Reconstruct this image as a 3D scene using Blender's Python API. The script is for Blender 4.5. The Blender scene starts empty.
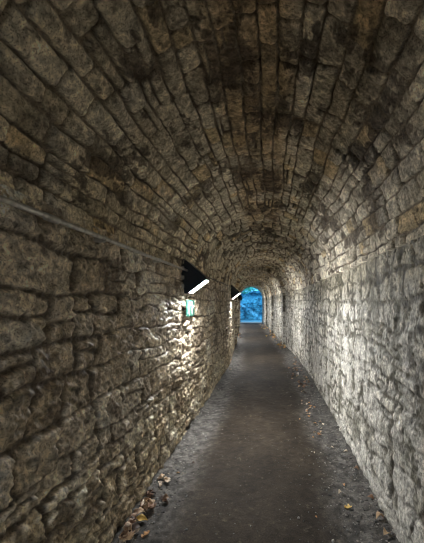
import bpy, math, random
import numpy as np
from mathutils import Vector

random.seed(7)
S = bpy.context.scene
C = S.collection
PI = math.pi

# ------------------------------------------------------------------ frame
F = 350.0                       # focal length in pixels of a 424 px wide frame
VX, VY = 269.5, 303.0           # where the tunnel axis meets the horizon
H = 1.6                         # eye height

def ground(px, py):
    d = F * H / (py - VY)
    return (px - VX) * d / F, d

# ------------------------------------------------------------------ noise
def hsh(ix, iy, seed):
    ix = ix.astype(np.int64); iy = iy.astype(np.int64)
    h = (ix * 374761393 + iy * 668265263 + seed * 1442695041) & 0xFFFFFFFF
    h = ((h ^ (h >> 13)) * 1274126177) & 0xFFFFFFFF
    h = h ^ (h >> 16)
    return (h & 0xFFFFFF) / float(0xFFFFFF)

def vn(x, y, seed):
    x0 = np.floor(x); y0 = np.floor(y)
    fx = x - x0; fy = y - y0
    fx = fx * fx * (3 - 2 * fx); fy = fy * fy * (3 - 2 * fy)
    a = hsh(x0, y0, seed); b = hsh(x0 + 1, y0, seed)
    c = hsh(x0, y0 + 1, seed); d = hsh(x0 + 1, y0 + 1, seed)
    return (a + (b - a) * fx) * (1 - fy) + (c + (d - c) * fx) * fy - .5

def fbm(x, y, seed, octv=4, gain=.55):
    s = 0; a = 1
    for i in range(octv):
        s = s + a * vn(x, y, seed + i * 17)
        x = x * 2.03 + 3.1; y = y * 2.03 + 1.7; a *= gain
    return s

def sstep(a, b, x):
    t = np.clip((x - a) / (b - a), 0, 1)
    return t * t * (3 - 2 * t)

# ------------------------------------------------------------------ masonry layout
def masonry(u, v, rows, wmin, wmax, seed, split=.3, warp=.02, wscale=3., corner=.04, slant=.12):
    """Which stone each point lies in, and how far it is from that stone's edge."""
    rng = random.Random(seed)
    U = u + warp * 2.0 * fbm(u * wscale, v * wscale, seed + 1, 3)
    V = v + warp * 2.0 * fbm(u * wscale * .8 + 9, v * wscale, seed + 2, 3)
    rows = np.array(rows)
    r = np.clip(np.searchsorted(rows, V) - 1, 0, len(rows) - 2)
    e_id = np.zeros(u.shape); e_d = np.zeros(u.shape)
    rx = np.zeros(u.shape); ry = np.zeros(u.shape)
    umin, umax = u.min() - 1, u.max() + 1
    for k in range(len(rows) - 1):
        m = (r == k)
        if not m.any(): continue
        j = [umin - rng.random() * wmax]
        while j[-1] < umax: j.append(j[-1] + rng.uniform(wmin, wmax) * rng.choice([.7, 1, 1, 1.25]))
        j = np.array(j); n = len(j)
        sl = np.array([rng.uniform(-slant, slant) for _ in range(n)])
        lo, hi = rows[k], rows[k + 1]
        uu = U[m]; vv = V[m]
        i = np.clip(np.searchsorted(j, uu) - 1, 0, n - 2)
        vc = vv - .5 * (lo + hi)
        # slanted joints
        i = np.where(uu < j[i] + sl[i] * vc, np.maximum(i - 1, 0), i)
        i = np.where(uu > j[i + 1] + sl[i + 1] * vc, np.minimum(i + 1, n - 2), i)
        L = j[i] + sl[i] * vc; R = j[i + 1] + sl[i + 1] * vc
        sp = np.array([rng.random() < split for _ in range(n)])[i]
        mid = np.array([lo + (hi - lo) * rng.uniform(.35, .65) for _ in range(n)])[i]
        top = vv > mid
        l2 = np.where(sp & top, mid, lo); h2 = np.where(sp & ~top, mid, hi)
        du = np.minimum(uu - L, R - uu); dv = np.minimum(vv - l2, h2 - vv)
        c = np.minimum(corner, .45 * np.minimum(R - L, h2 - l2))
        e = np.where((du < c) & (dv < c), c - np.sqrt((c - du) ** 2 + (c - dv) ** 2), np.minimum(du, dv))
        e_d[m] = e
        e_id[m] = k * 1000 + i * 2 + (sp & top)
        rx[m] = (uu - .5 * (L + R)); ry[m] = (vv - .5 * (l2 + h2))
    return e_id, np.maximum(e_d, 0), rx, ry

def rnd(idv, seed): return hsh(idv, idv * 0 + seed, seed * 7 + 3)

def rowlist(lo, hi, a, b, seed):
    rng = random.Random(seed); r = [lo]
    while r[-1] < hi: r.append(r[-1] + rng.uniform(a, b))
    return r

def lerp3(a, b, t): return a * (1 - t[..., None]) + b * t[..., None]
def col(*c): return np.array(c, dtype=float)

# ------------------------------------------------------------------ tunnel line
RAD = .962; ZS = 2.0; XC = -.078; Y0, Y1 = -7.5, 29.5
def cx(y):
    t = np.asarray(y, float) - 9.3
    return XC - .0735 * .5 * (np.sqrt(t * t + 1.2) + t)
RIBS = ((13.2, 13.75), (18.5, 18.95), (23.6, 24.0))
def inset(y):                                   # stone ribs that stand out of the wall and the vault
    y = np.asarray(y, float); r = 0
    for a, b in RIBS: r = r + .09 * sstep(a, a + .02, y) * (1 - sstep(b, b + .02, y))
    return r

def ylines(near=.0036, cap=.026):
    ys = [Y0]; y = Y0
    while y < Y1:
        if y < .8: st = .04
        else: st = min(cap if y > 12 else min(cap, .013), max(.0052, abs(y) * near))
        y += st; ys.append(min(y, Y1))
    for a in [q for p in RIBS for q in p]: ys += [a - .01, a, a + .007, a + .013, a + .02, a + .03]
    return np.array(sorted(set(ys)))

def mesh_from_grid(name, P, colr, mat, flip=False, extra=None):
    nu, nv = P.shape[:2]
    me = bpy.data.meshes.new(name)
    me.vertices.add(nu * nv)
    me.vertices.foreach_set('co', P.reshape(-1).astype(np.float32))
    i = np.arange((nu - 1) * (nv - 1)); a = (i // (nv - 1)) * nv + i % (nv - 1)
    q = np.stack([a, a + nv, a + nv + 1, a + 1], 1)
    if flip: q = q[:, ::-1]
    n = len(q)
    me.loops.add(4 * n); me.polygons.add(n)
    me.loops.foreach_set('vertex_index', q.reshape(-1).astype(np.int32))
    me.polygons.foreach_set('loop_start', np.arange(0, 4 * n, 4, dtype=np.int32))
    me.polygons.foreach_set('loop_total', np.full(n, 4, dtype=np.int32))
    me.polygons.foreach_set('use_smooth', np.ones(n, dtype=bool))
    me.update()
    at = me.color_attributes.new('albedo', 'FLOAT_COLOR', 'POINT')
    full = np.concatenate([np.clip(colr, 0.003, 1), np.ones(colr.shape[:2] + (1,))], 2)
    at.data.foreach_set('color', full.reshape(-1).astype(np.float32))
    me.materials.append(mat)
    o = bpy.data.objects.new(name, me); C.objects.link(o)
    return o

# ------------------------------------------------------------------ materials
def new_mat(name):
    m = bpy.data.materials.new(name); m.use_nodes = True
    return m, m.node_tree, m.node_tree.nodes['Principled BSDF']

def stone_mat(name, rough=.75, spec=.35, bump=.6, fine=60, bdist=.006):
    m, t, b = new_mat(name)
    N = t.nodes; L = t.links
    at = N.new('ShaderNodeAttribute'); at.attribute_name = 'albedo'
    geo = N.new('ShaderNodeNewGeometry')
    n1 = N.new('ShaderNodeTexNoise'); n1.inputs['Scale'].default_value = fine; n1.inputs['Detail'].default_value = 6
    n1.inputs['Roughness'].default_value = .65
    L.new(geo.outputs['Position'], n1.inputs['Vector'])
    mr = N.new('ShaderNodeMapRange'); mr.inputs['From Min'].default_value = .3; mr.inputs['From Max'].default_value = .7
    mr.inputs['To Min'].default_value = .45; mr.inputs['To Max'].default_value = 1.6
    L.new(n1.outputs['Fac'], mr.inputs['Value'])
    n3 = N.new('ShaderNodeTexNoise'); n3.inputs['Scale'].default_value = fine * 3.4; n3.inputs['Detail'].default_value = 5
    n3.inputs['Roughness'].default_value = .6
    L.new(geo.outputs['Position'], n3.inputs['Vector'])
    m3 = N.new('ShaderNodeMapRange'); m3.inputs['From Min'].default_value = .38; m3.inputs['From Max'].default_value = .46
    m3.inputs['To Min'].default_value = .35; m3.inputs['To Max'].default_value = 1.05
    L.new(n3.outputs['Fac'], m3.inputs['Value'])
    mm = N.new('ShaderNodeMath'); mm.operation = 'MULTIPLY'
    L.new(mr.outputs['Result'], mm.inputs[0]); L.new(m3.outputs['Result'], mm.inputs[1])
    mx = N.new('ShaderNodeVectorMath'); mx.operation = 'SCALE'
    L.new(at.outputs['Color'], mx.inputs[0]); L.new(mm.outputs['Value'], mx.inputs['Scale'])
    L.new(mx.outputs['Vector'], b.inputs['Base Color'])
    n2 = N.new('ShaderNodeTexNoise'); n2.inputs['Scale'].default_value = fine * .55; n2.inputs['Detail'].default_value = 9
    n2.inputs['Roughness'].default_value = .7
    L.new(geo.outputs['Position'], n2.inputs['Vector'])
    bp = N.new('ShaderNodeBump'); bp.inputs['Strength'].default_value = bump; bp.inputs['Distance'].default_value = bdist
    L.new(n2.outputs['Fac'], bp.inputs['Height']); L.new(bp.outputs['Normal'], b.inputs['Normal'])
    b.inputs['Roughness'].default_value = rough
    b.inputs['Specular IOR Level'].default_value = spec
    return m

def plain(name, c, rough=.6, metal=0., var=.25, scale=40, emit=None, strength=0):
    m, t, b = new_mat(name); N = t.nodes; L = t.links
    tc = N.new('ShaderNodeTexCoord')
    n = N.new('ShaderNodeTexNoise'); n.inputs['Scale'].default_value = scale; n.inputs['Detail'].default_value = 4
    L.new(tc.outputs['Object'], n.inputs['Vector'])
    r = N.new('ShaderNodeValToRGB')
    r.color_ramp.elements[0].position = .3; r.color_ramp.elements[1].position = .7
    r.color_ramp.elements[0].color = tuple(x * (1 - var) for x in c) + (1,)
    r.color_ramp.elements[1].color = tuple(min(1, x * (1 + var)) for x in c) + (1,)
    L.new(n.outputs['Fac'], r.inputs['Fac']); L.new(r.outputs['Color'], b.inputs['Base Color'])
    b.inputs['Roughness'].default_value = rough; b.inputs['Metallic'].default_value = metal
    if emit:
        b.inputs['Emission Color'].default_value = emit + (1,); b.inputs['Emission Strength'].default_value = strength
    return m

M_left = stone_mat('ochre_limestone', .46, .5, .8, 45, .012)
M_right = stone_mat('grey_rubble', .62, .4, .8, 45, .010)
M_vault = stone_mat('vault_stone', .8, .25, .8, 50, .008)
M_floor = stone_mat('dark_earth', .78, .2, .9, 90, .006)
M_black = plain('black_powder_coat', (.006, .006, .007), .45, 0, .2)
M_steel = plain('galvanised_steel', (.52, .51, .48), .36, .3, .3, 30)
M_lamp = plain('lit_diffuser', (.8, .85, .9), .3, 0, .02, 5, (.97, .98, .98), 122)
M_lamp_dim = plain('weak_diffuser', (.7, .75, .8), .3, 0, .02, 5, (.97, .98, .98), 58)  # output turned down to keep the near tunnel darker
M_glow = plain('blue_glow_strip', (.1, .25, .5), .3, 0, .02, 5, (.10, .38, 1.0), .30)
M_green = plain('sign_green', (.0, .065, .042), .5, 0, .08)
M_white = plain('sign_white', (.42, .48, .46), .5, 0, .05)
M_cable = plain('grey_cable', (.06, .055, .05), .6)
M_mastic = plain('rusty_fixing', (.13, .07, .04), .7)

# ------------------------------------------------------------------ the setting
def struct(o): o['kind'] = 'structure'; return o

def build_wall(side):
    ys = ylines(); 
    zs = np.linspace(-.04, ZS + .05, 270)
    u, v = np.meshgrid(ys, zs, indexing='ij')
    sd = 100 if side == 'left' else 300
    if side == 'left':
        rows = [-.3, -.08, .13, .27, .46, .66, .78, 1.0, 1.22, 1.40, 1.66, 1.86, 2.2]
        idv, e, rx, ry = masonry(u, v, rows, .18, .52, sd, .36, .034, 2.4, .035, .3)
        jw = .015
        jl = jw * (.35 + 1.3 * np.clip(.5 + fbm(u * 3.5, v * 3.5, 6, 3), 0, 1))
        m = sstep(0, 1, (e + .010 * fbm(u * 30, v * 30, 5, 3)) / jl - .1)      # 0 in joint, 1 on stone
        dome = np.minimum(e, .09) / .09
        h = m * .013 + .008 * dome ** .5 * (0.3 + .9 * rnd(idv, 11)) + .020 * (rnd(idv, 12) - .5) * m
        h += m * (rx * (rnd(idv, 13) - .5) * .14 + ry * (rnd(idv, 14) - .5) * .16)
        f1 = fbm(u * 11, v * 11, 21, 5, .6)
        rg = 1 - np.abs(fbm(u * 9 + 7, v * 13, 25, 4, .6)) * 2
        h += .026 * f1 + .016 * rg
        chis = 1 - 2 * np.abs(fbm(u * 16 + v * 22, v * 9 - u * 6, 28, 4, .6))      # tooling marks, slanting
        h += .010 * chis * m
        h += .03 * fbm(u * .9, v * .9, 27, 2)
        t = rnd(idv, 15)
        a = lerp3(col(.42, .335, .225), col(.62, .52, .38), t)
        a = lerp3(a, col(.56, .48, .37), sstep(.55, 1, rnd(idv, 16)) * .7)
        pal = sstep(.0, .55, fbm(u * 2.2, v * 3.5, 31, 4))
        a = lerp3(a, col(.72, .66, .55), pal * .65)
        a = a * (1 + .95 * fbm(u * 24, v * 24, 33, 4, .7))[..., None]
        drk = sstep(.12, .4, fbm(u * 3 + 3, v * 4.5, 35, 6, .7))
        a = lerp3(a, col(.18, .13, .085), drk * .75)
        low = 1 - sstep(.35, .95, v + .3 * fbm(u * 2, v * 2, 38, 3))
        a = lerp3(a, a * col(1.0, .99, .92), low)
        a = lerp3(col(.12, .088, .058), a, np.clip(m, 0, 1))
        x = cx(u) - (RAD - inset(u)) + h - .02
        fl = False
    else:
        rows = rowlist(-.3, 2.3, .10, .24, 41)
        idv, e, rx, ry = masonry(u, v, rows, .12, .44, sd, .28, .05, 3.2, .06, .5)
        jn = .022 + .03 * np.clip(fbm(u * 4, v * 4, 44, 2) + .2, 0, 1)
        m = sstep(.25, 1., e / jn + .35 * fbm(u * 22, v * 22, 45, 3))
        h = m * .007 + .004 * (np.minimum(e, .03) / .03) ** .6 * (.2 + rnd(idv, 51)) + .010 * (rnd(idv, 52) - .5) * m
        h += m * (rx * (rnd(idv, 53) - .5) * .12 + ry * (rnd(idv, 54) - .5) * .1)
        h += .015 * fbm(u * 12, v * 12, 61, 5, .66) + .008 * (1 - 2 * np.abs(fbm(u * 15, v * 9, 63, 4)))
        h += .03 * fbm(u * .8, v * .8, 65, 2)
        t = rnd(idv, 55)
        a = lerp3(col(.38, .365, .315), col(.62, .605, .56), t)
        a = lerp3(a, col(.74, .71, .65), sstep(.72, .9, rnd(idv, 56)) * .8)
        a = lerp3(col(.19, .178, .15), a, m)
        a = a * (1 + 1.1 * fbm(u * 22, v * 16, 67, 4, .7))[..., None]
        # crevices packed with dirt, damp streaks running down
        cr = sstep(.02, .14, fbm(u * 15, v * 8, 69, 5, .68)) * (1 - sstep(.0, .045, e - .004))
        gash = sstep(.20, .30, fbm(u * 20 + 5, v * 7, 70, 4, .62)) * sstep(-.3, .3, fbm(u * 2, v * 2, 72, 2))
        h -= .010 * gash
        cr = np.maximum(cr, gash)
        a = lerp3(a, col(.10, .09, .07), cr * .9)
        st = sstep(.10, .34, fbm(u * 5.5, v * 2.2, 71, 5, .65)) 
        a = lerp3(a, col(.17, .165, .13), st * .65)
        pal = sstep(.08, .28, fbm(u * 4.5 + 4, v * 3, 73, 5, .65) + .22 * (1.1 - v))
        a = lerp3(a, col(.76, .74, .70), pal * .55)
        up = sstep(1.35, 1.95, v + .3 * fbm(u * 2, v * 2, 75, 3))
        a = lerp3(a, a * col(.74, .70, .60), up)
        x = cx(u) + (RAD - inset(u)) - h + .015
        fl = True
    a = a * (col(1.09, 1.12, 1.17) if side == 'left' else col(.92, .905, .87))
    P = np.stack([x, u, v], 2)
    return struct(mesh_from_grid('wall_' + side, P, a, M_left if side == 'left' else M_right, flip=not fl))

def build_vault():
    ys = ylines(.0040, .026)
    ths = np.linspace(-.03, PI + .03, 540)          # 0 = right springing, pi = left springing
    u, th = np.meshgrid(ys, ths, indexing='ij')
    s = th * RAD                                     # arc length
    rows = [-.2]; rng = random.Random(5)
    while rows[-1] < 3.3: rows.append(rows[-1] + rng.uniform(.09, .14))
    # first length: long courses; beyond the fifth metre the blocks are laid in rings
    idv, e, rx, ry = masonry(u, s, rows, .13, .36, 500, .05, .016, 3.0, .03, .25)
    ir, er, rrx, rry = masonry(s, u, rowlist(4.98, 32, .24, .40, 8), .13, .22, 520, .04, .007, 2.0, .02, .12)
    ring = u > 4.98
    idv = np.where(ring, ir + 7, idv); e = np.where(ring, er, e)
    rx = np.where(ring, rry, rx); ry = np.where(ring, rrx, ry)
    jo = .006 + .004 * np.clip(u - 3, 0, 5) * .5 + .009 * np.clip(.3 + 1.2 * fbm(u * 3.3, s * 3.3, 80, 3), 0, 1)
    m = sstep(0, 1, (e + .004 * fbm(u * 34, s * 34, 81, 2)) / jo - .25)
    h = m * .015 + .006 * (np.minimum(e, .05) / .05) ** .6 + .026 * (rnd(idv, 82) - .5) * m
    h += m * (rx * (rnd(idv, 83) - .5) * .10 + ry * (rnd(idv, 84) - .5) * .16)
    h += np.where(ring, .008, .016) * fbm(u * 14, s * 14, 85, 5, .6)
    h += .025 * fbm(u * .9, s * .9, 87, 2)
    h += np.where(ring, .012 * sstep(.0, .05, e), 0)
    # lost stones here and there
    gone = (rnd(idv, 88) > .982) & (np.abs(s - 1.5) < 1.2)
    h -= np.where(gone, .03, 0) * m
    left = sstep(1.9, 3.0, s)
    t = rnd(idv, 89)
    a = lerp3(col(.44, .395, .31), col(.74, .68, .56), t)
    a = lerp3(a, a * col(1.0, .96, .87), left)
    yel = sstep(.86, .9, rnd(idv, 90))
    a = lerp3(a, col(.58, .44, .24), yel * .7)
    ca = np.abs(s - 1.53)                            # distance from the crown
    crown = (1 - sstep(.16, .34, ca + .12 * fbm(u * 2, s * 2, 91, 3))) * (1 - sstep(5.2, 9, u))
    a = lerp3(a, lerp3(col(.12, .075, .04), col(.56, .42, .25), rnd(idv, 92)), crown * .85)
    sn = fbm(u * 2.3 + 8, s * 4.2, 93, 6, .68) + .30 * crown
    soot = sstep(.16, .30, sn - .12 * sstep(4, 6, u))
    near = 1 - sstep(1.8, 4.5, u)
    a = lerp3(a, a * col(.85, .82, .76), near * .8)  # near length darkened in the colour, as if less lit
    a = lerp3(a, col(.17, .14, .10), sstep(.02, .14, fbm(u * 5 + 2, s * 5, 94, 6, .7) - .12) * .55)
    a = lerp3(a, col(.07, .052, .038), soot * .8)
    pal = sstep(.1, .55, fbm(u * 1.8, s * 2.6 + 5, 95, 4))
    a = lerp3(a, col(.72, .66, .54), pal * .45)
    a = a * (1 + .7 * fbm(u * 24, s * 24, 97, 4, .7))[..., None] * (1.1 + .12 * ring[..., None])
    a = lerp3(lerp3(col(.24, .195, .14), col(.09, .07, .05), sstep(-.15, .25, fbm(u * 6, s * 6, 99, 3))), a, m)
    # ring joint between the two lengths of vault, and open crack at its crown
    crack = (np.abs(u - 13.14) < .05)
    h -= np.where(crack, .05, 0)
    r = RAD - inset(u) - h + .004
    r[:, :2] = RAD + .12; r[:, -2:] = RAD + .12         # the springers run back over the wall heads
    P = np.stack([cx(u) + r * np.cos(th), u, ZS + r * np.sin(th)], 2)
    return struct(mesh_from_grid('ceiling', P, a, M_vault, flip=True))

def floor_h(x, y):
    xr = x - cx(y)
    z = .006 * fbm(x * 7, y * 7, 201, 4) + .012 * fbm(x * 1.1, y * 1.1, 203, 2)
    edge = sstep(.42, .75, np.abs(xr) + .10 * fbm(x * 2.2, y * 1.4, 205, 3))
    z = z + edge * (.010 * fbm(x * 26, y * 26, 207, 3) - .012) + .02 * sstep(.80, .98, np.abs(xr))
    return z, edge

def build_floor():
    ys = np.concatenate([ylines(.0045, .05), [29.6, 29.8, 30.0, 30.2]])
    xs = np.linspace(-1.06, 1.06, 260)
    u, xx = np.meshgrid(ys, xs, indexing='ij')
    x = cx(u) + xx
    z, edge = floor_h(x, u)
    a = lerp3(col(.060, .050, .040), col(.098, .084, .068), sstep(-.45, .45, fbm(x * 3.2, u * 2.0, 211, 4)))
    a = lerp3(a, lerp3(col(.10, .10, .10), col(.24, .24, .235), sstep(-.4, .4, fbm(x * 18, u * 18, 213, 3))), edge * .85)
    sp = sstep(.44, .56, fbm(x * 30, u * 30, 215, 3))
    a = lerp3(a, col(.26, .24, .2), sp * .6)
    a = a * (1 + .55 * fbm(x * 22, u * 22, 217, 3))[..., None]
    a = a * lerp3(col(.44, .385, .32), col(.66, .62, .58), edge)
    P = np.stack([x, u, z], 2)
    return struct(mesh_from_grid('floor', P, a, M_floor, flip=True))

build_wall('left'); build_wall('right'); build_vault(); build_floor()

# ------------------------------------------------------------------ mesh helper
class MB:
    def __init__(s): s.v = []; s.f = []; s.m = []
    def add(s, vs, fs, mi=0):
        b = len(s.v); s.v += [tuple(p) for p in vs]; s.f += [tuple(b + i for i in f) for f in fs]; s.m += [mi] * len(fs)
    def box(s, x0, x1, y0, y1, z0, z1, mi=0):
        vs = [(x, y, z) for x in (x0, x1) for y in (y0, y1) for z in (z0, z1)]
        s.add(vs, [(0, 1, 3, 2), (4, 6, 7, 5), (0, 4, 5, 1), (2, 3, 7, 6), (0, 2, 6, 4), (1, 5, 7, 3)], mi)
    def prism(s, prof, y0, y1, mi=0):          # profile in x,z swept along y
        n = len(prof)
        vs = [(x, y0, z) for x, z in prof] + [(x, y1, z) for x, z in prof]
        fs = [tuple(range(n))[::-1], tuple(range(n, 2 * n))] + [(i, (i + 1) % n, n + (i + 1) % n, n + i) for i in range(n)]
        s.add(vs, fs, mi)
    def tube(s, pts, r, n=10, cap=True, mi=0):
        pts = [Vector(p) for p in pts]; base = len(s.v); k = len(pts)
        for i, p in enumerate(pts):
            d = (pts[min(i + 1, k - 1)] - pts[max(i - 1, 0)]).normalized()
            a = d.cross(Vector((0, 0, 1)) if abs(d.z) < .9 else Vector((1, 0, 0))).normalized(); b = d.cross(a)
            rr = r[i] if isinstance(r, (list, tuple)) else r
            for j in range(n):
                t = 2 * PI * j / n; s.v.append(tuple(p + (a * math.cos(t) + b * math.sin(t)) * rr))
        for i in range(k - 1):
            for j in range(n):
                s.f.append((base + i * n + j, base + i * n + (j + 1) % n, base + (i + 1) * n + (j + 1) % n, base + (i + 1) * n + j)); s.m.append(mi)
        if cap:
            s.f.append(tuple(base + j for j in range(n))[::-1]); s.m.append(mi)
            s.f.append(tuple(base + (k - 1) * n + j for j in range(n))); s.m.append(mi)
    def build(s, name, mats, parent=None, smooth=False, bevel=0):
        me = bpy.data.meshes.new(name); me.from_pydata(s.v, [], s.f)
        for m in (mats if isinstance(mats, (list, tuple)) else [mats]): me.materials.append(m)
        for p, mi in zip(me.polygons, s.m): p.material_index = mi; p.use_smooth = smooth
        me.update()
        o = bpy.data.objects.new(name, me); C.objects.link(o)
        if parent: o.parent = parent
        if bevel:
            b = o.modifiers.new('bevel', 'BEVEL'); b.width = bevel; b.segments = 2; b.limit_method = 'ANGLE'
        return o

def tag(o, label, cat, group=None, kind=None):
    o['label'] = label; o['category'] = cat
    if group: o['group'] = group
    if kind: o['kind'] = kind
    return o

def empty(name, loc, rz=0):
    o = bpy.data.objects.new(name, None); C.objects.link(o); o.location = loc; o.rotation_euler = (0, 0, rz)
    o.empty_display_size = .1
    return o

def copy_tree(o, parent=None):
    c = o.copy(); C.objects.link(c)
    if parent: c.parent = parent
    for ch in [x for x in list(C.objects) if x.parent == o]: copy_tree(ch, c)
    return c

def wall_x(y, side):                               # the face of the wall
    return float(cx(y)) + side * (RAD - float(inset(y)))

# ------------------------------------------------------------------ wedge lamps
def make_lamp():
    r = empty('wall_lamp', (0, 0, H))
    D = .28
    top, tip, low = (.0, .50), (.262, .285), (.03, .115)
    hs = MB()
    hs.prism([(.0, .49), (.012, .505), (.03, .50), (.262, .298), (.262, .284), (.252, .276), (.038, .116), (.0, .116)], 0, .012)
    hs.prism([(.0, .49), (.012, .505), (.03, .50), (.262, .298), (.262, .284), (.252, .276), (.038, .116), (.0, .116)], D - .012, D)
    hs.prism([(.012, .505), (.03, .50), (.262, .298), (.262, .284), (.250, .290), (.02, .488)], .012, D - .012)   # sloping lid
    hs.prism([(.0, .116), (.0, .503), (.024, .503), (.012, .47), (.012, .128), (.042, .128), (.036, .116)], .012, D - .012)                              # back
    hs.build('housing', M_black, r)
    # glowing face: from the low back edge up to the tip
    n = Vector((.16, 0, -.214)).normalized()
    a = Vector((.046, 0, .125)); b = Vector((.250, 0, .279))
    df = MB()
    g = [a, b, b - n * .010, a - n * .010]
    df.prism([(p.x, p.z) for p in g], .075, D - .022)
    df.build('diffuser', M_lamp, r)
    de = MB(); de.prism([(p.x, p.z) for p in g], .022, .075); de.build('glow_strip', M_glow, r)  # glowing strip put in for the blue-lit inside of the housing
    fr = MB()
    for (p, q) in ((a - (b - a).normalized() * .008, a + (b - a).normalized() * .004), (b - (b - a).normalized() * .004, b + (b - a).normalized() * .006)):
        g = [p + n * .004, q + n * .004, q - n * .012, p - n * .012]
        fr.prism([(w.x, w.z) for w in g], .012, D - .012)
    for y0 in (.012, D - .022):
        g = [a + n * .004, b + n * .004, b - n * .012, a - n * .012]
        fr.prism([(w.x, w.z) for w in g], y0, y0 + .010)
    fr.build('rim', M_steel, r)
    mp = MB(); mp.box(-.06, 0, .03, D - .03, .15, .47); mp.build('mounting_plate', M_black, r, bevel=.004)
    for z in (.41, .30, .20):
        hb = MB(); hb.box(-.03, .004, -.028, .0, z - .022, z + .022); hb.tube([(-.012, -.028, z), (-.012, -.042, z)], .010, 8)
        hb.build('bracket', M_steel, r, bevel=.002)
    gl = MB(); gl.tube([(.02, .05, .497), (-.005, .03, .52), (-.01, -.02, .50), (-.012, -.06, .43)], .008, 8); gl.build('cable', M_cable, r, smooth=True)
    return r

lamp_labels = {
    -5.9: 'unseen wedge lamp added for fill light, farthest behind the viewpoint',  # out of view, added as fill from behind
    -.65: 'black wedge wall lamp just behind the viewpoint, lighting the near wall foot',
    4.13: 'largest black wedge lamp on the left wall, directly above the green exit sign',
    9.7: 'second black wedge lamp along the left wall, small, short of the first stone rib',
    15.2: 'third black wedge lamp on the left, tiny, just past the first protruding stone rib',
    20.0: 'fourth wedge lamp down the tunnel on the left wall, barely visible',
    25.0: 'last wedge lamp on the left wall, next to the tunnel mouth'}
lamp0 = make_lamp()
for i, (y, lb) in enumerate(sorted(lamp_labels.items(), reverse=True)):
    o = lamp0 if i == 0 else copy_tree(lamp0)
    o.location = (wall_x(y + .15, -1) + .035, y, H)
    if y < 0:                                   # the lamps behind the viewpoint burn weaker
        for ch in [x for x in C.objects if x.parent == o and x.name.startswith('diffuser')]:
            ch.data = ch.data.copy(); ch.data.materials[0] = M_lamp_dim
    o.rotation_euler.z = math.atan(float((cx(y) - cx(y + .4)) / .4)) * (1 if y < 14 else 2.3) if y > 9 else 0
    tag(o, lb, 'lamp', 'wedge lamps along the left wall')

# ------------------------------------------------------------------ exit sign
sg = empty('exit_sign', (wall_x(4.4, -1) + .045, 4.17, H))
tag(sg, 'green and white emergency exit sign on the left wall under the largest lamp', 'sign')
p = MB(); p.box(0, .008, 0, .46, -.165, .035); p.build('panel', M_green, sg, bevel=.002)
def sign_poly(name, pts, lab=None):
    w = MB(); w.prism([(a, b) for a, b in pts], 0, .002)
    # prism runs along y: turn so that profile (a,b) lies in y,z and thickness in x
    w.v = [(.0085 + y * .6, x, z) for x, y, z in w.v]
    o = w.build(name, M_white, sg)
    return o
# (y, z) drawn from the camera side: y grows away from the camera, to the right in the picture
sign_poly('door_symbol', [(.245, -.145), (.245, .018), (.335, .018), (.335, -.145), (.322, -.145), (.322, .006), (.258, .006), (.258, -.145)])
sign_poly('arrow_symbol', [(.375, -.05), (.405, -.02), (.405, -.04), (.440, -.04), (.440, -.062), (.405, -.062), (.405, -.08)])
man = MB()
def stroke(pts, w):
    for (a, b), (c, d) in zip(pts, pts[1:]):
        L = math.hypot(c - a, d - b); nx, ny = -(d - b) / L * w / 2, (c - a) / L * w / 2
        man.prism([(a + nx, b + ny), (c + nx, d + ny), (c - nx, d - ny), (a - nx, b - ny)], 0, .002)
man.prism([(.158 + .017 * math.cos(k * PI / 6), .002 + .017 * math.sin(k * PI / 6)) for k in range(12)], 0, .002)
stroke([(.150, -.022), (.128, -.080)], .044)
stroke([(.150, -.022), (.188, -.035), (.208, -.012)], .013)
stroke([(.142, -.024), (.100, -.030), (.085, -.060)], .013)
stroke([(.135, -.078), (.165, -.100), (.158, -.145), (.178, -.145)], .018)
stroke([(.125, -.078), (.105, -.115), (.060, -.122)], .018)
man.v = [(.0085 + y * .6, x, z) for x, y, z in man.v]
man.build('running_figure_symbol', M_white, sg)
for yy, zz in ((.015, .022), (.445, .022), (.015, -.152), (.445, -.152)):
    w = MB(); w.tube([(-.05, yy, zz), (.011, yy, zz)], .004, 8); w.build('screw', M_steel, sg)

# ------------------------------------------------------------------ conduit and cable
def path_pts(y0, y1, z0, z1, off, step=.25, wob=.004, sd=0):
    pts = []; n = max(2, int((y1 - y0) / step)); rg = random.Random(sd)
    for i in range(n + 1):
        y = y0 + (y1 - y0) * i / n
        pts.append((wall_x(y, -1) + off + rg.uniform(-wob, wob) * .4, y, z0 + (z1 - z0) * i / n + rg.uniform(-wob, wob)))
    return pts
cd = empty('conduit', (wall_x(1, -1) + .05, -1.2, 1.99))
tag(cd, 'grey steel conduit running along the top of the left wall to the largest lamp', 'pipe')
def rel(pts, o): return [tuple(Vector(p) - o.location) for p in pts]
b = MB(); b.tube(rel(path_pts(-3, 4.14, 1.966, 1.982, .072, .3, .003, 3), cd), .0125, 12); b.build('tube', M_steel, cd, smooth=True)
for y in (-1.6, .2, 1.0, 2.05, 3.1):
    z = 1.966 + .016 * (y + 3) / 7.14
    b = MB(); b.tube(rel([(wall_x(y, -1) + .072, y, z), (wall_x(y, -1) + .072, y + .02, z)], cd), .0165, 12)
    q = rel([(wall_x(y, -1) - .03, y, z - .02), (wall_x(y, -1) + .072, y + .02, z + .02)], cd)
    b.box(q[0][0], q[1][0], q[0][1], q[1][1], q[0][2], q[1][2])
    b.build('clip', M_steel, cd)
b = MB(); b.tube(rel([(wall_x(1.55, -1) + .072, 1.52, 1.9762), (wall_x(1.55, -1) + .072, 1.60, 1.9764)], cd), .017, 12); b.build('coupling', M_steel, cd, smooth=True)
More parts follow.
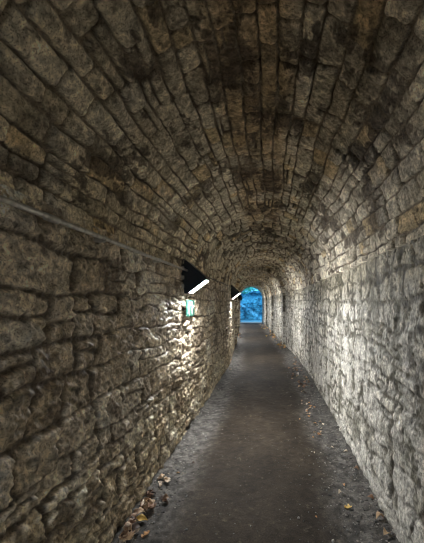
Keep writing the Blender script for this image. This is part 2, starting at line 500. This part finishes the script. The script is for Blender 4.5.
for (ya, yb, lb) in ((4.5, 9.72, 'thin dark cable running along the wall between the first and second lamps'),
                     (10.05, 15.2, 'thin dark cable running along the wall beyond the second lamp')):
    b = MB(); b.tube(path_pts(ya, yb, 2.02, 2.02, .045, .3, .008, 9), .009, 8)
    tag(b.build('cable', M_cable, None, smooth=True), lb, 'cable')

# ------------------------------------------------------------------ loose stones (stuff)
def pebbles(name, spots, mat_list, label, seed):
    rg = random.Random(seed); mb = MB()
    ico = [(0, 0, 1), (.894, 0, .447), (.276, .851, .447), (-.724, .526, .447), (-.724, -.526, .447), (.276, -.851, .447),
           (.724, .526, -.447), (-.276, .851, -.447), (-.894, 0, -.447), (-.276, -.851, -.447), (.724, -.526, -.447), (0, 0, -1)]
    fc = [(0, 1, 2), (0, 2, 3), (0, 3, 4), (0, 4, 5), (0, 5, 1), (1, 6, 2), (2, 7, 3), (3, 8, 4), (4, 9, 5), (5, 10, 1),
          (6, 7, 2), (7, 8, 3), (8, 9, 4), (9, 10, 5), (10, 6, 1), (11, 7, 6), (11, 8, 7), (11, 9, 8), (11, 10, 9), (11, 6, 10)]
    for x, y, r in spots:
        a = rg.uniform(0, 6.3); ca, sa = math.cos(a), math.sin(a)
        sx, sy, sz = r * rg.uniform(.8, 1.5), r * rg.uniform(.7, 1.1), r * rg.uniform(.5, .85)
        z = float(floor_h(np.array([x]), np.array([y]))[0][0]) + sz * .35
        vs = []
        for p in ico:
            k = rg.uniform(.8, 1.15); X, Y, Z = p[0] * sx * k, p[1] * sy * k, p[2] * sz * k
            vs.append((x + X * ca - Y * sa, y + X * sa + Y * ca, z + Z))
        mb.add(vs, fc, rg.randrange(len(mat_list)))
    return tag(mb.build(name, mat_list), label, 'gravel', kind='stuff')

PB = [plain('pebble_grey', (.16, .16, .155), .6, 0, .3, 60), plain('pebble_dark', (.06, .058, .055), .6, 0, .3, 60), plain('pebble_pale', (.32, .30, .27), .6, 0, .3, 60)]
rg = random.Random(12)
def edge_spots(side, n, y0, y1, spread):
    out = []
    for _ in range(n):
        y = y0 * (y1 / y0) ** rg.random()
        k = abs(rg.gauss(0, 1)) * spread
        x = wall_x(y, side) - side * (.02 + k)
        out.append((x, y, rg.choice([.003, .004, .005, .006, .009]) * rg.uniform(.7, 1.3)))
    return out
pebbles('gravel', edge_spots(1, 2600, 2.0, 14, .20), [PB[0], PB[1], PB[1], PB[2]], 'fine grey gravel scattered along the foot of the right wall', 1)
pebbles('gravel', edge_spots(-1, 1700, 2.0, 14, .17), [PB[0], PB[1], PB[1], PB[2]], 'fine grey gravel scattered along the foot of the left wall', 2)
pebbles('gravel', [(float(cx(y)) + rg.uniform(-.6, .6), y, rg.choice([.003, .004, .005])) for y in [2 * 5 ** rg.random() for _ in range(420)]],
        [PB[1], PB[1], PB[0]], 'sparse grit lying on the trodden middle of the path', 3)

# ------------------------------------------------------------------ fallen leaves
LM = [plain('leaf_' + n, c, .6, 0, .4, 35) for n, c in (('brown', (.26, .15, .09)), ('tan', (.52, .36, .22)), ('pale', (.66, .55, .43)),
      ('orange', (.60, .32, .13)), ('golden', (.78, .50, .14)), ('dark', (.06, .035, .024)))]
def leaf_mesh(kind, curl, mat, seed):
    """kind 0: toothed oval leaf, 1: lobed leaf; unit length along +y, curled and creased along the midrib."""
    rg = random.Random(seed); n = 14; rows = []
    me_v = []; me_f = []
    for i in range(n + 1):
        t = i / n
        w = (math.sin(PI * t ** .8)) ** .8 * .33 if kind == 0 else (.10 + .40 * abs(math.sin(PI * t * 2.4 + .35)) ** .7) * (math.sin(PI * min(1, t * .98 + .02)) ** .5)
        w = max(w, .008) * rg.uniform(.9, 1.1)
        cz = curl * math.sin(PI * t) * .30
        row = []
        for s in (-1, -.55, 0, .55, 1):
            z = cz + abs(s) ** 1.5 * w * (.35 + .7 * abs(curl)) + .03 * math.sin(t * 9 + s * 3 + seed)
            row.append((s * w, t - .5 + (.05 * abs(s) if kind else .03 * abs(s)), z))
        me_v += row
    top = len(me_v)
    me_v += [(x, y, z - .012) for x, y, z in me_v]
    for i in range(n):
        for j in range(4):
            a = i * 5 + j
            me_f.append((a, a + 1, a + 6, a + 5)); me_f.append((top + a, top + a + 5, top + a + 6, top + a + 1))
    for i in range(n):
        for a, sgn in ((i * 5, 1), (i * 5 + 4, -1)):
            f = (a, a + 5, top + a + 5, top + a); me_f.append(f if sgn > 0 else f[::-1])
    zm = min(v[2] for v in me_v)
    me_v = [(x, y, z - zm) for x, y, z in me_v]
    me = bpy.data.meshes.new('fallen_leaf'); me.from_pydata(me_v, [], me_f); me.materials.append(mat)
    for p in me.polygons: p.use_smooth = True
    me.update(); return me
def stalk_mesh(mat, zb):
    b = MB(); b.tube([(0, -.46, .05), (.02, -.60, .06), (.05, -.78, .02)], [.018, .013, .016], 6)
    o = b.build('stalk', mat); me = o.data; bpy.data.objects.remove(o); return me
protos = []
for mi in range(6):
    for k in range(4):
        protos.append((mi, leaf_mesh(k % 2, [.5, -.35, .9, .15][k], LM[mi], k * 7 + mi)))
STK = stalk_mesh(LM[0], 0)

def put_leaf(x, y, size, mi, label, group, k=None, stalk=False, lift=0., tilt=.35):
    cand = [m for q, m in protos if q == mi]
    me = cand[rg.randrange(4) if k is None else k]
    lim = wall_x(y, 1) - size * .55 - .02; x = min(x, lim); x = max(x, wall_x(y, -1) + size * .55 + .02)
    z = float(floor_h(np.array([x]), np.array([y]))[0][0])
    o = bpy.data.objects.new('fallen_leaf', me); C.objects.link(o)
    o.location = (x, y, z + .002 + lift); o.scale = (size,) * 3
    o.rotation_euler = (rg.uniform(-tilt, tilt), rg.uniform(-tilt, tilt), rg.uniform(0, 6.28))
    if stalk:
        s = bpy.data.objects.new('stalk', STK); C.objects.link(s); s.parent = o
    return tag(o, label, 'leaf', group)

def leaf_at(px, py, size, mi, label, k=None, stalk=True):
    x, y = ground(px, py)
    return put_leaf(x, y, size, mi, label, None, k, stalk)

# the ones that stand out, each where it lies
singles = [
 (348, 507, .060, 4, 'bright golden leaf lying flat on the dark path near the right wall', 1),
 (319, 434, .060, 3, 'orange leaf farther up, at the right edge of the path', 1),
 (313, 437, .030, 3, 'tiny orange leaf scrap just left of the farther orange leaf', 0),
 (346, 452, .055, 2, 'pale tan leaf against the right wall halfway down the gravel', 0),
 (332, 447, .035, 2, 'small pale leaf on the gravel left of the pale tan one', 0),
 (360, 470, .050, 0, 'small brown curled leaf tight against the right wall', 2),
 (340, 493, .050, 2, 'greyish pale leaf lying just up the path from the golden leaf', 2),
 (373, 499, .060, 0, 'brown leaf on the gravel to the right of the golden leaf', 0),
 (380, 519, .070, 1, 'long tan curled leaf close to the foot of the right wall', 2),
 (386, 534, .075, 1, 'nearest tan leaf by the right wall at the bottom edge', 0),
 (344, 484, .030, 3, 'small reddish leaf scrap beside two pale ones on the gravel', 0),
 (314, 453, .022, 2, 'tiny pale leaf fragment alone on the path right of centre', 0),
 (316, 517, .020, 3, 'tiny rust leaf fragment alone in the middle of the near path', 0),
 (146, 534, .065, 3, 'orange leaf lying apart at the bottom left of the path', 1),
 (141, 521, .090, 4, 'large amber leaf on top of the near left leaf heap', 0),
 (137, 515, .085, 1, 'tan leaf behind the amber one on the near left heap', 0),
 (178, 472, .030, 3, 'small orange leaf near the left gravel below the lit wall', 0),
 (168, 474, .030, 2, 'small pale leaf beside the small orange leaf on the left', 0),
 (193, 463, .040, 5, 'dark leaf near the left wall foot below the lit patch', 0),
 (300, 419, .035, 3, 'small orange leaf on the right gravel beyond the bare stretch', 0),
]
for px, py, s, mi, lb, k in singles: leaf_at(px, py, s, mi, lb, k)

def heap(pts, label, group, mats, smin, smax, lift=0.012):
    for (px, py, rx_, ry_, n) in pts:
        for _ in range(n):
            a = rg.gauss(0, .55) * rx_; b = rg.gauss(0, .55) * ry_
            x, y = ground(px + a, min(560, max(py + b, 318)))
            put_leaf(x, y, rg.uniform(smin, smax), rg.choice(mats), label, group, None, False, rg.random() * lift, .6)
heap([(126, 534, 12, 10, 34), (146, 508, 8, 5, 12)], 'dry brown leaf in the heap at the near end of the left wall', 'leaves heaped against the near left wall', [0, 0, 1, 5, 2, 0], .05, .085, .03)
heap([(151, 497, 5, 4, 9), (165, 500, 4, 4, 5)], 'dark crumpled leaf in the small cluster on the left gravel', 'dark leaf cluster on the left gravel', [5, 5, 0], .04, .065)
heap([(162, 482, 6, 5, 12)], 'pale crumpled leaf in the cluster beyond the dark one on the left', 'pale leaf cluster on the left gravel', [2, 1, 2], .035, .055)
heap([(297, 370, 7, 9, 34), (303, 386, 8, 7, 20)], 'small brown or tan leaf in the drift along the middle of the right wall', 'leaf drift by the middle of the right wall', [0, 1, 5, 2, 0], .045, .08)
heap([(308, 408, 7, 8, 16), (318, 425, 8, 7, 8)], 'small leaf scattered thinly on the right gravel before the drift', 'scattered leaves on the right gravel', [2, 1, 3], .025, .045)
heap([(274, 335, 6, 5, 40), (266, 327, 5, 2.5, 24), (283, 345, 5, 4, 24)], 'orange brown leaf in the far drift along the right wall beyond the first protruding rib', 'far leaf drift on the right', [3, 1, 1, 4, 0], .06, .11, .03)
heap([(229, 362, 4, 6, 12)], 'small leaf scrap in the gravel under the second lamp', 'leaf scraps under the second lamp', [2, 1, 0], .03, .05)
heap([(239.5, 336, 1.5, 4, 8)], 'orange leaf scrap against the far left wall past the first protruding rib', 'far leaf scraps on the left', [3, 1], .06, .09)

# ------------------------------------------------------------------ outside, beyond the mouth
M_bank = stone_mat('blue_tinted_rock', .7, .3, .9, 6, .05)
def build_bank():
    xs = np.linspace(-9, 4, 150); zs = np.linspace(-.6, 3.7, 110)
    u, v = np.meshgrid(xs, zs, indexing='ij')
    y = 35.5 + .55 * v + .9 * fbm(u * .5, v * .7, 301, 5, .6) + .25 * (1 - 2 * np.abs(fbm(u * 1.5, v * 2.2, 303, 4, .6)))
    # a sloping shelf that drops from left to right
    line = 1.55 - .62 * (u + 3.2)
    y = y - .55 * (1 - sstep(0, .12, v - line)) 
    a = lerp3(col(.10, .22, .27), col(.26, .42, .44), sstep(-.5, .5, fbm(u * 1.6, v * 1.6, 305, 4)))  # blue of the daylight and haze mixed into the rock colour
    a = lerp3(a, col(.62, .68, .70), (1 - sstep(.05, .22, np.abs(v - line - .02))) * sstep(-.3, .3, fbm(u * 3, v * 3, 307, 3)) * .9)
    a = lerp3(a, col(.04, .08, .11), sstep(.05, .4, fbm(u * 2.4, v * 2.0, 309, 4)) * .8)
    top = 2.80 + .25 * fbm(u * .8, u * 0, 311, 3) - .09 * (u + 2) * 0
    vv = np.minimum(v, top)
    y = y + np.where(v > top, (v - top) * 3, 0)
    P = np.stack([u, y, vv], 2)
    o = mesh_from_grid('rock_bank', P, a, M_bank, flip=False)
    o['kind'] = 'structure'
    xs = np.linspace(-12, 8, 60); ys = np.linspace(29.6, 36.5, 40)
    u, w = np.meshgrid(xs, ys, indexing='ij')
    P = np.stack([u, w, -.10 + .04 * fbm(u, w, 315, 3)], 2)
    a = lerp3(col(.22, .25, .25), col(.35, .37, .36), sstep(-.4, .4, fbm(u * 2, w * 2, 317, 3)))
    struct(mesh_from_grid('ground_outside', P, a, M_bank, flip=True))
build_bank()
# portal face: a stone wall with the arched opening, closing the hill around the tunnel mouth
def portal(y, out, nm):
    mb = MB(); n = 32
    inner = [(-RAD + .02, -.1)] + [((RAD - .02) * math.cos(PI - PI * i / n), ZS + (RAD - .02) * math.sin(PI - PI * i / n)) for i in range(n + 1)] + [(RAD - .02, -.1)]
    outer = [(-2.6, -.1)] + [(-2.6 + 5.2 * i / n, 3.6) for i in range(n + 1)] + [(2.6, -.1)]
    c = float(cx(y)); N = len(inner)
    for k in range(N - 1):
        a, b = inner[k], inner[k + 1]; q, r = outer[k], outer[k + 1]
        vs = [(c + p[0], yy, p[1]) for yy in (y, y + out) for p in (a, b, r, q)]
        mb.add(vs, [(0, 1, 2, 3), (7, 6, 5, 4), (0, 4, 5, 1), (1, 5, 6, 2), (2, 6, 7, 3), (3, 7, 4, 0)])
    return struct(mb.build(nm, plain('portal_stone', (.34, .33, .30), .8, 0, .35, 5)))
portal(29.45, .35, 'trim_1'); portal(-7.6, -.35, 'trim_2')
g = MB(); g.box(float(cx(29.6)) - .84, float(cx(29.6)) + .98, 27.9, 30.1, -.12, .03)  # pale slab stands in for the bright daylight on the floor here
struct(g.build('trim_3', plain('pale_daylight_slab', (.70, .69, .66), .7, 0, .15, 6), bevel=.01))
g = MB(); g.box(-8, 8, -16, -7.4, -.25, -.03); struct(g.build('ground_behind', plain('earth_track', (.10, .09, .075), .8)))

# foliage over the mouth
LF = [plain('foliage_teal', (.06, .34, .18), .5, 0, .3), plain('foliage_light', (.22, .62, .34), .5, 0, .3)]
def foliage(name, centre, rad, n, size, label, seed, trunk):
    r = random.Random(seed); root = empty(name, trunk[0])
    tag(root, label, 'plant')
    b = MB(); b.tube([tuple(Vector(p) - Vector(trunk[0])) for p in trunk], [.07 - .05 * i / (len(trunk) - 1) for i in range(len(trunk))], 8)
    b.build('stem', plain('bark', (.05, .05, .045), .8), root, smooth=True)
    f = MB()
    for _ in range(n):
        d = Vector((r.gauss(0, 1), r.gauss(0, 1), r.gauss(0, 1))).normalized() * r.random() ** .4
        p = Vector(centre) + Vector((d.x * rad[0], d.y * rad[1], d.z * rad[2])) - Vector(trunk[0])
        a = Vector((r.gauss(0, 1), r.gauss(0, 1), r.gauss(0, .6))).normalized(); c = a.orthogonal().normalized()
        s = size * r.uniform(.6, 1.3)
        m_ = a.cross(c) * s * .12
        f.add([p - a * s, p - c * s * .45 + m_, p + a * s, p + c * s * .45 + m_], [(0, 1, 2), (0, 2, 3)], r.randrange(2))
    f.build('foliage', LF, root)
    return root
foliage('overhanging_shrub', (-2.3, 31.6, 2.82), (.75, .5, .42), 420, .085, 'leafy green shrub hanging into the top left of the tunnel mouth', 1, [(-3.9, 31.8, 0), (-3.7, 31.8, 2.6), (-3.2, 31.7, 3.1), (-2.3, 31.6, 2.85)])
foliage('hillside_bush', (-2.0, 38.6, 3.2), (1.3, .7, .35), 300, .12, 'sparse bush on top of the rock bank outside the tunnel', 2, [(-2.0, 38.6, 2.3), (-2.05, 38.6, 3.0), (-2.0, 38.6, 3.4)])

# ------------------------------------------------------------------ light of the sky
w = bpy.data.worlds.new('sky'); S.world = w; w.use_nodes = True
bg = w.node_tree.nodes['Background']
bg.inputs['Color'].default_value = (.10, .45, .88, 1); bg.inputs['Strength'].default_value = .68

# ------------------------------------------------------------------ camera
cam = bpy.data.cameras.new('camera'); co = bpy.data.objects.new('camera', cam); C.objects.link(co)
cam.sensor_fit = 'HORIZONTAL'; cam.sensor_width = 36; cam.lens = 36 * F / 424
cam.shift_x = (212 - VX) / 424; cam.shift_y = (VY - 271.5) / 424
cam.clip_start = .02; cam.clip_end = 300
co.location = (0, 0, H); co.rotation_euler = (PI / 2, 0, 0)
S.camera = co
S.view_settings.view_transform = 'Standard'; S.view_settings.look = 'None'
S.view_settings.gamma = 1; S.view_settings.exposure = 2.08; S.view_settings.use_curve_mapping = False
S.cycles.use_denoising = True; S.cycles.filter_width = 1.0
S.cycles.denoising_prefilter = 'ACCURATE'; S.cycles.denoising_input_passes = 'RGB_ALBEDO_NORMAL'
S.cycles.max_bounces = 10; S.cycles.diffuse_bounces = 8
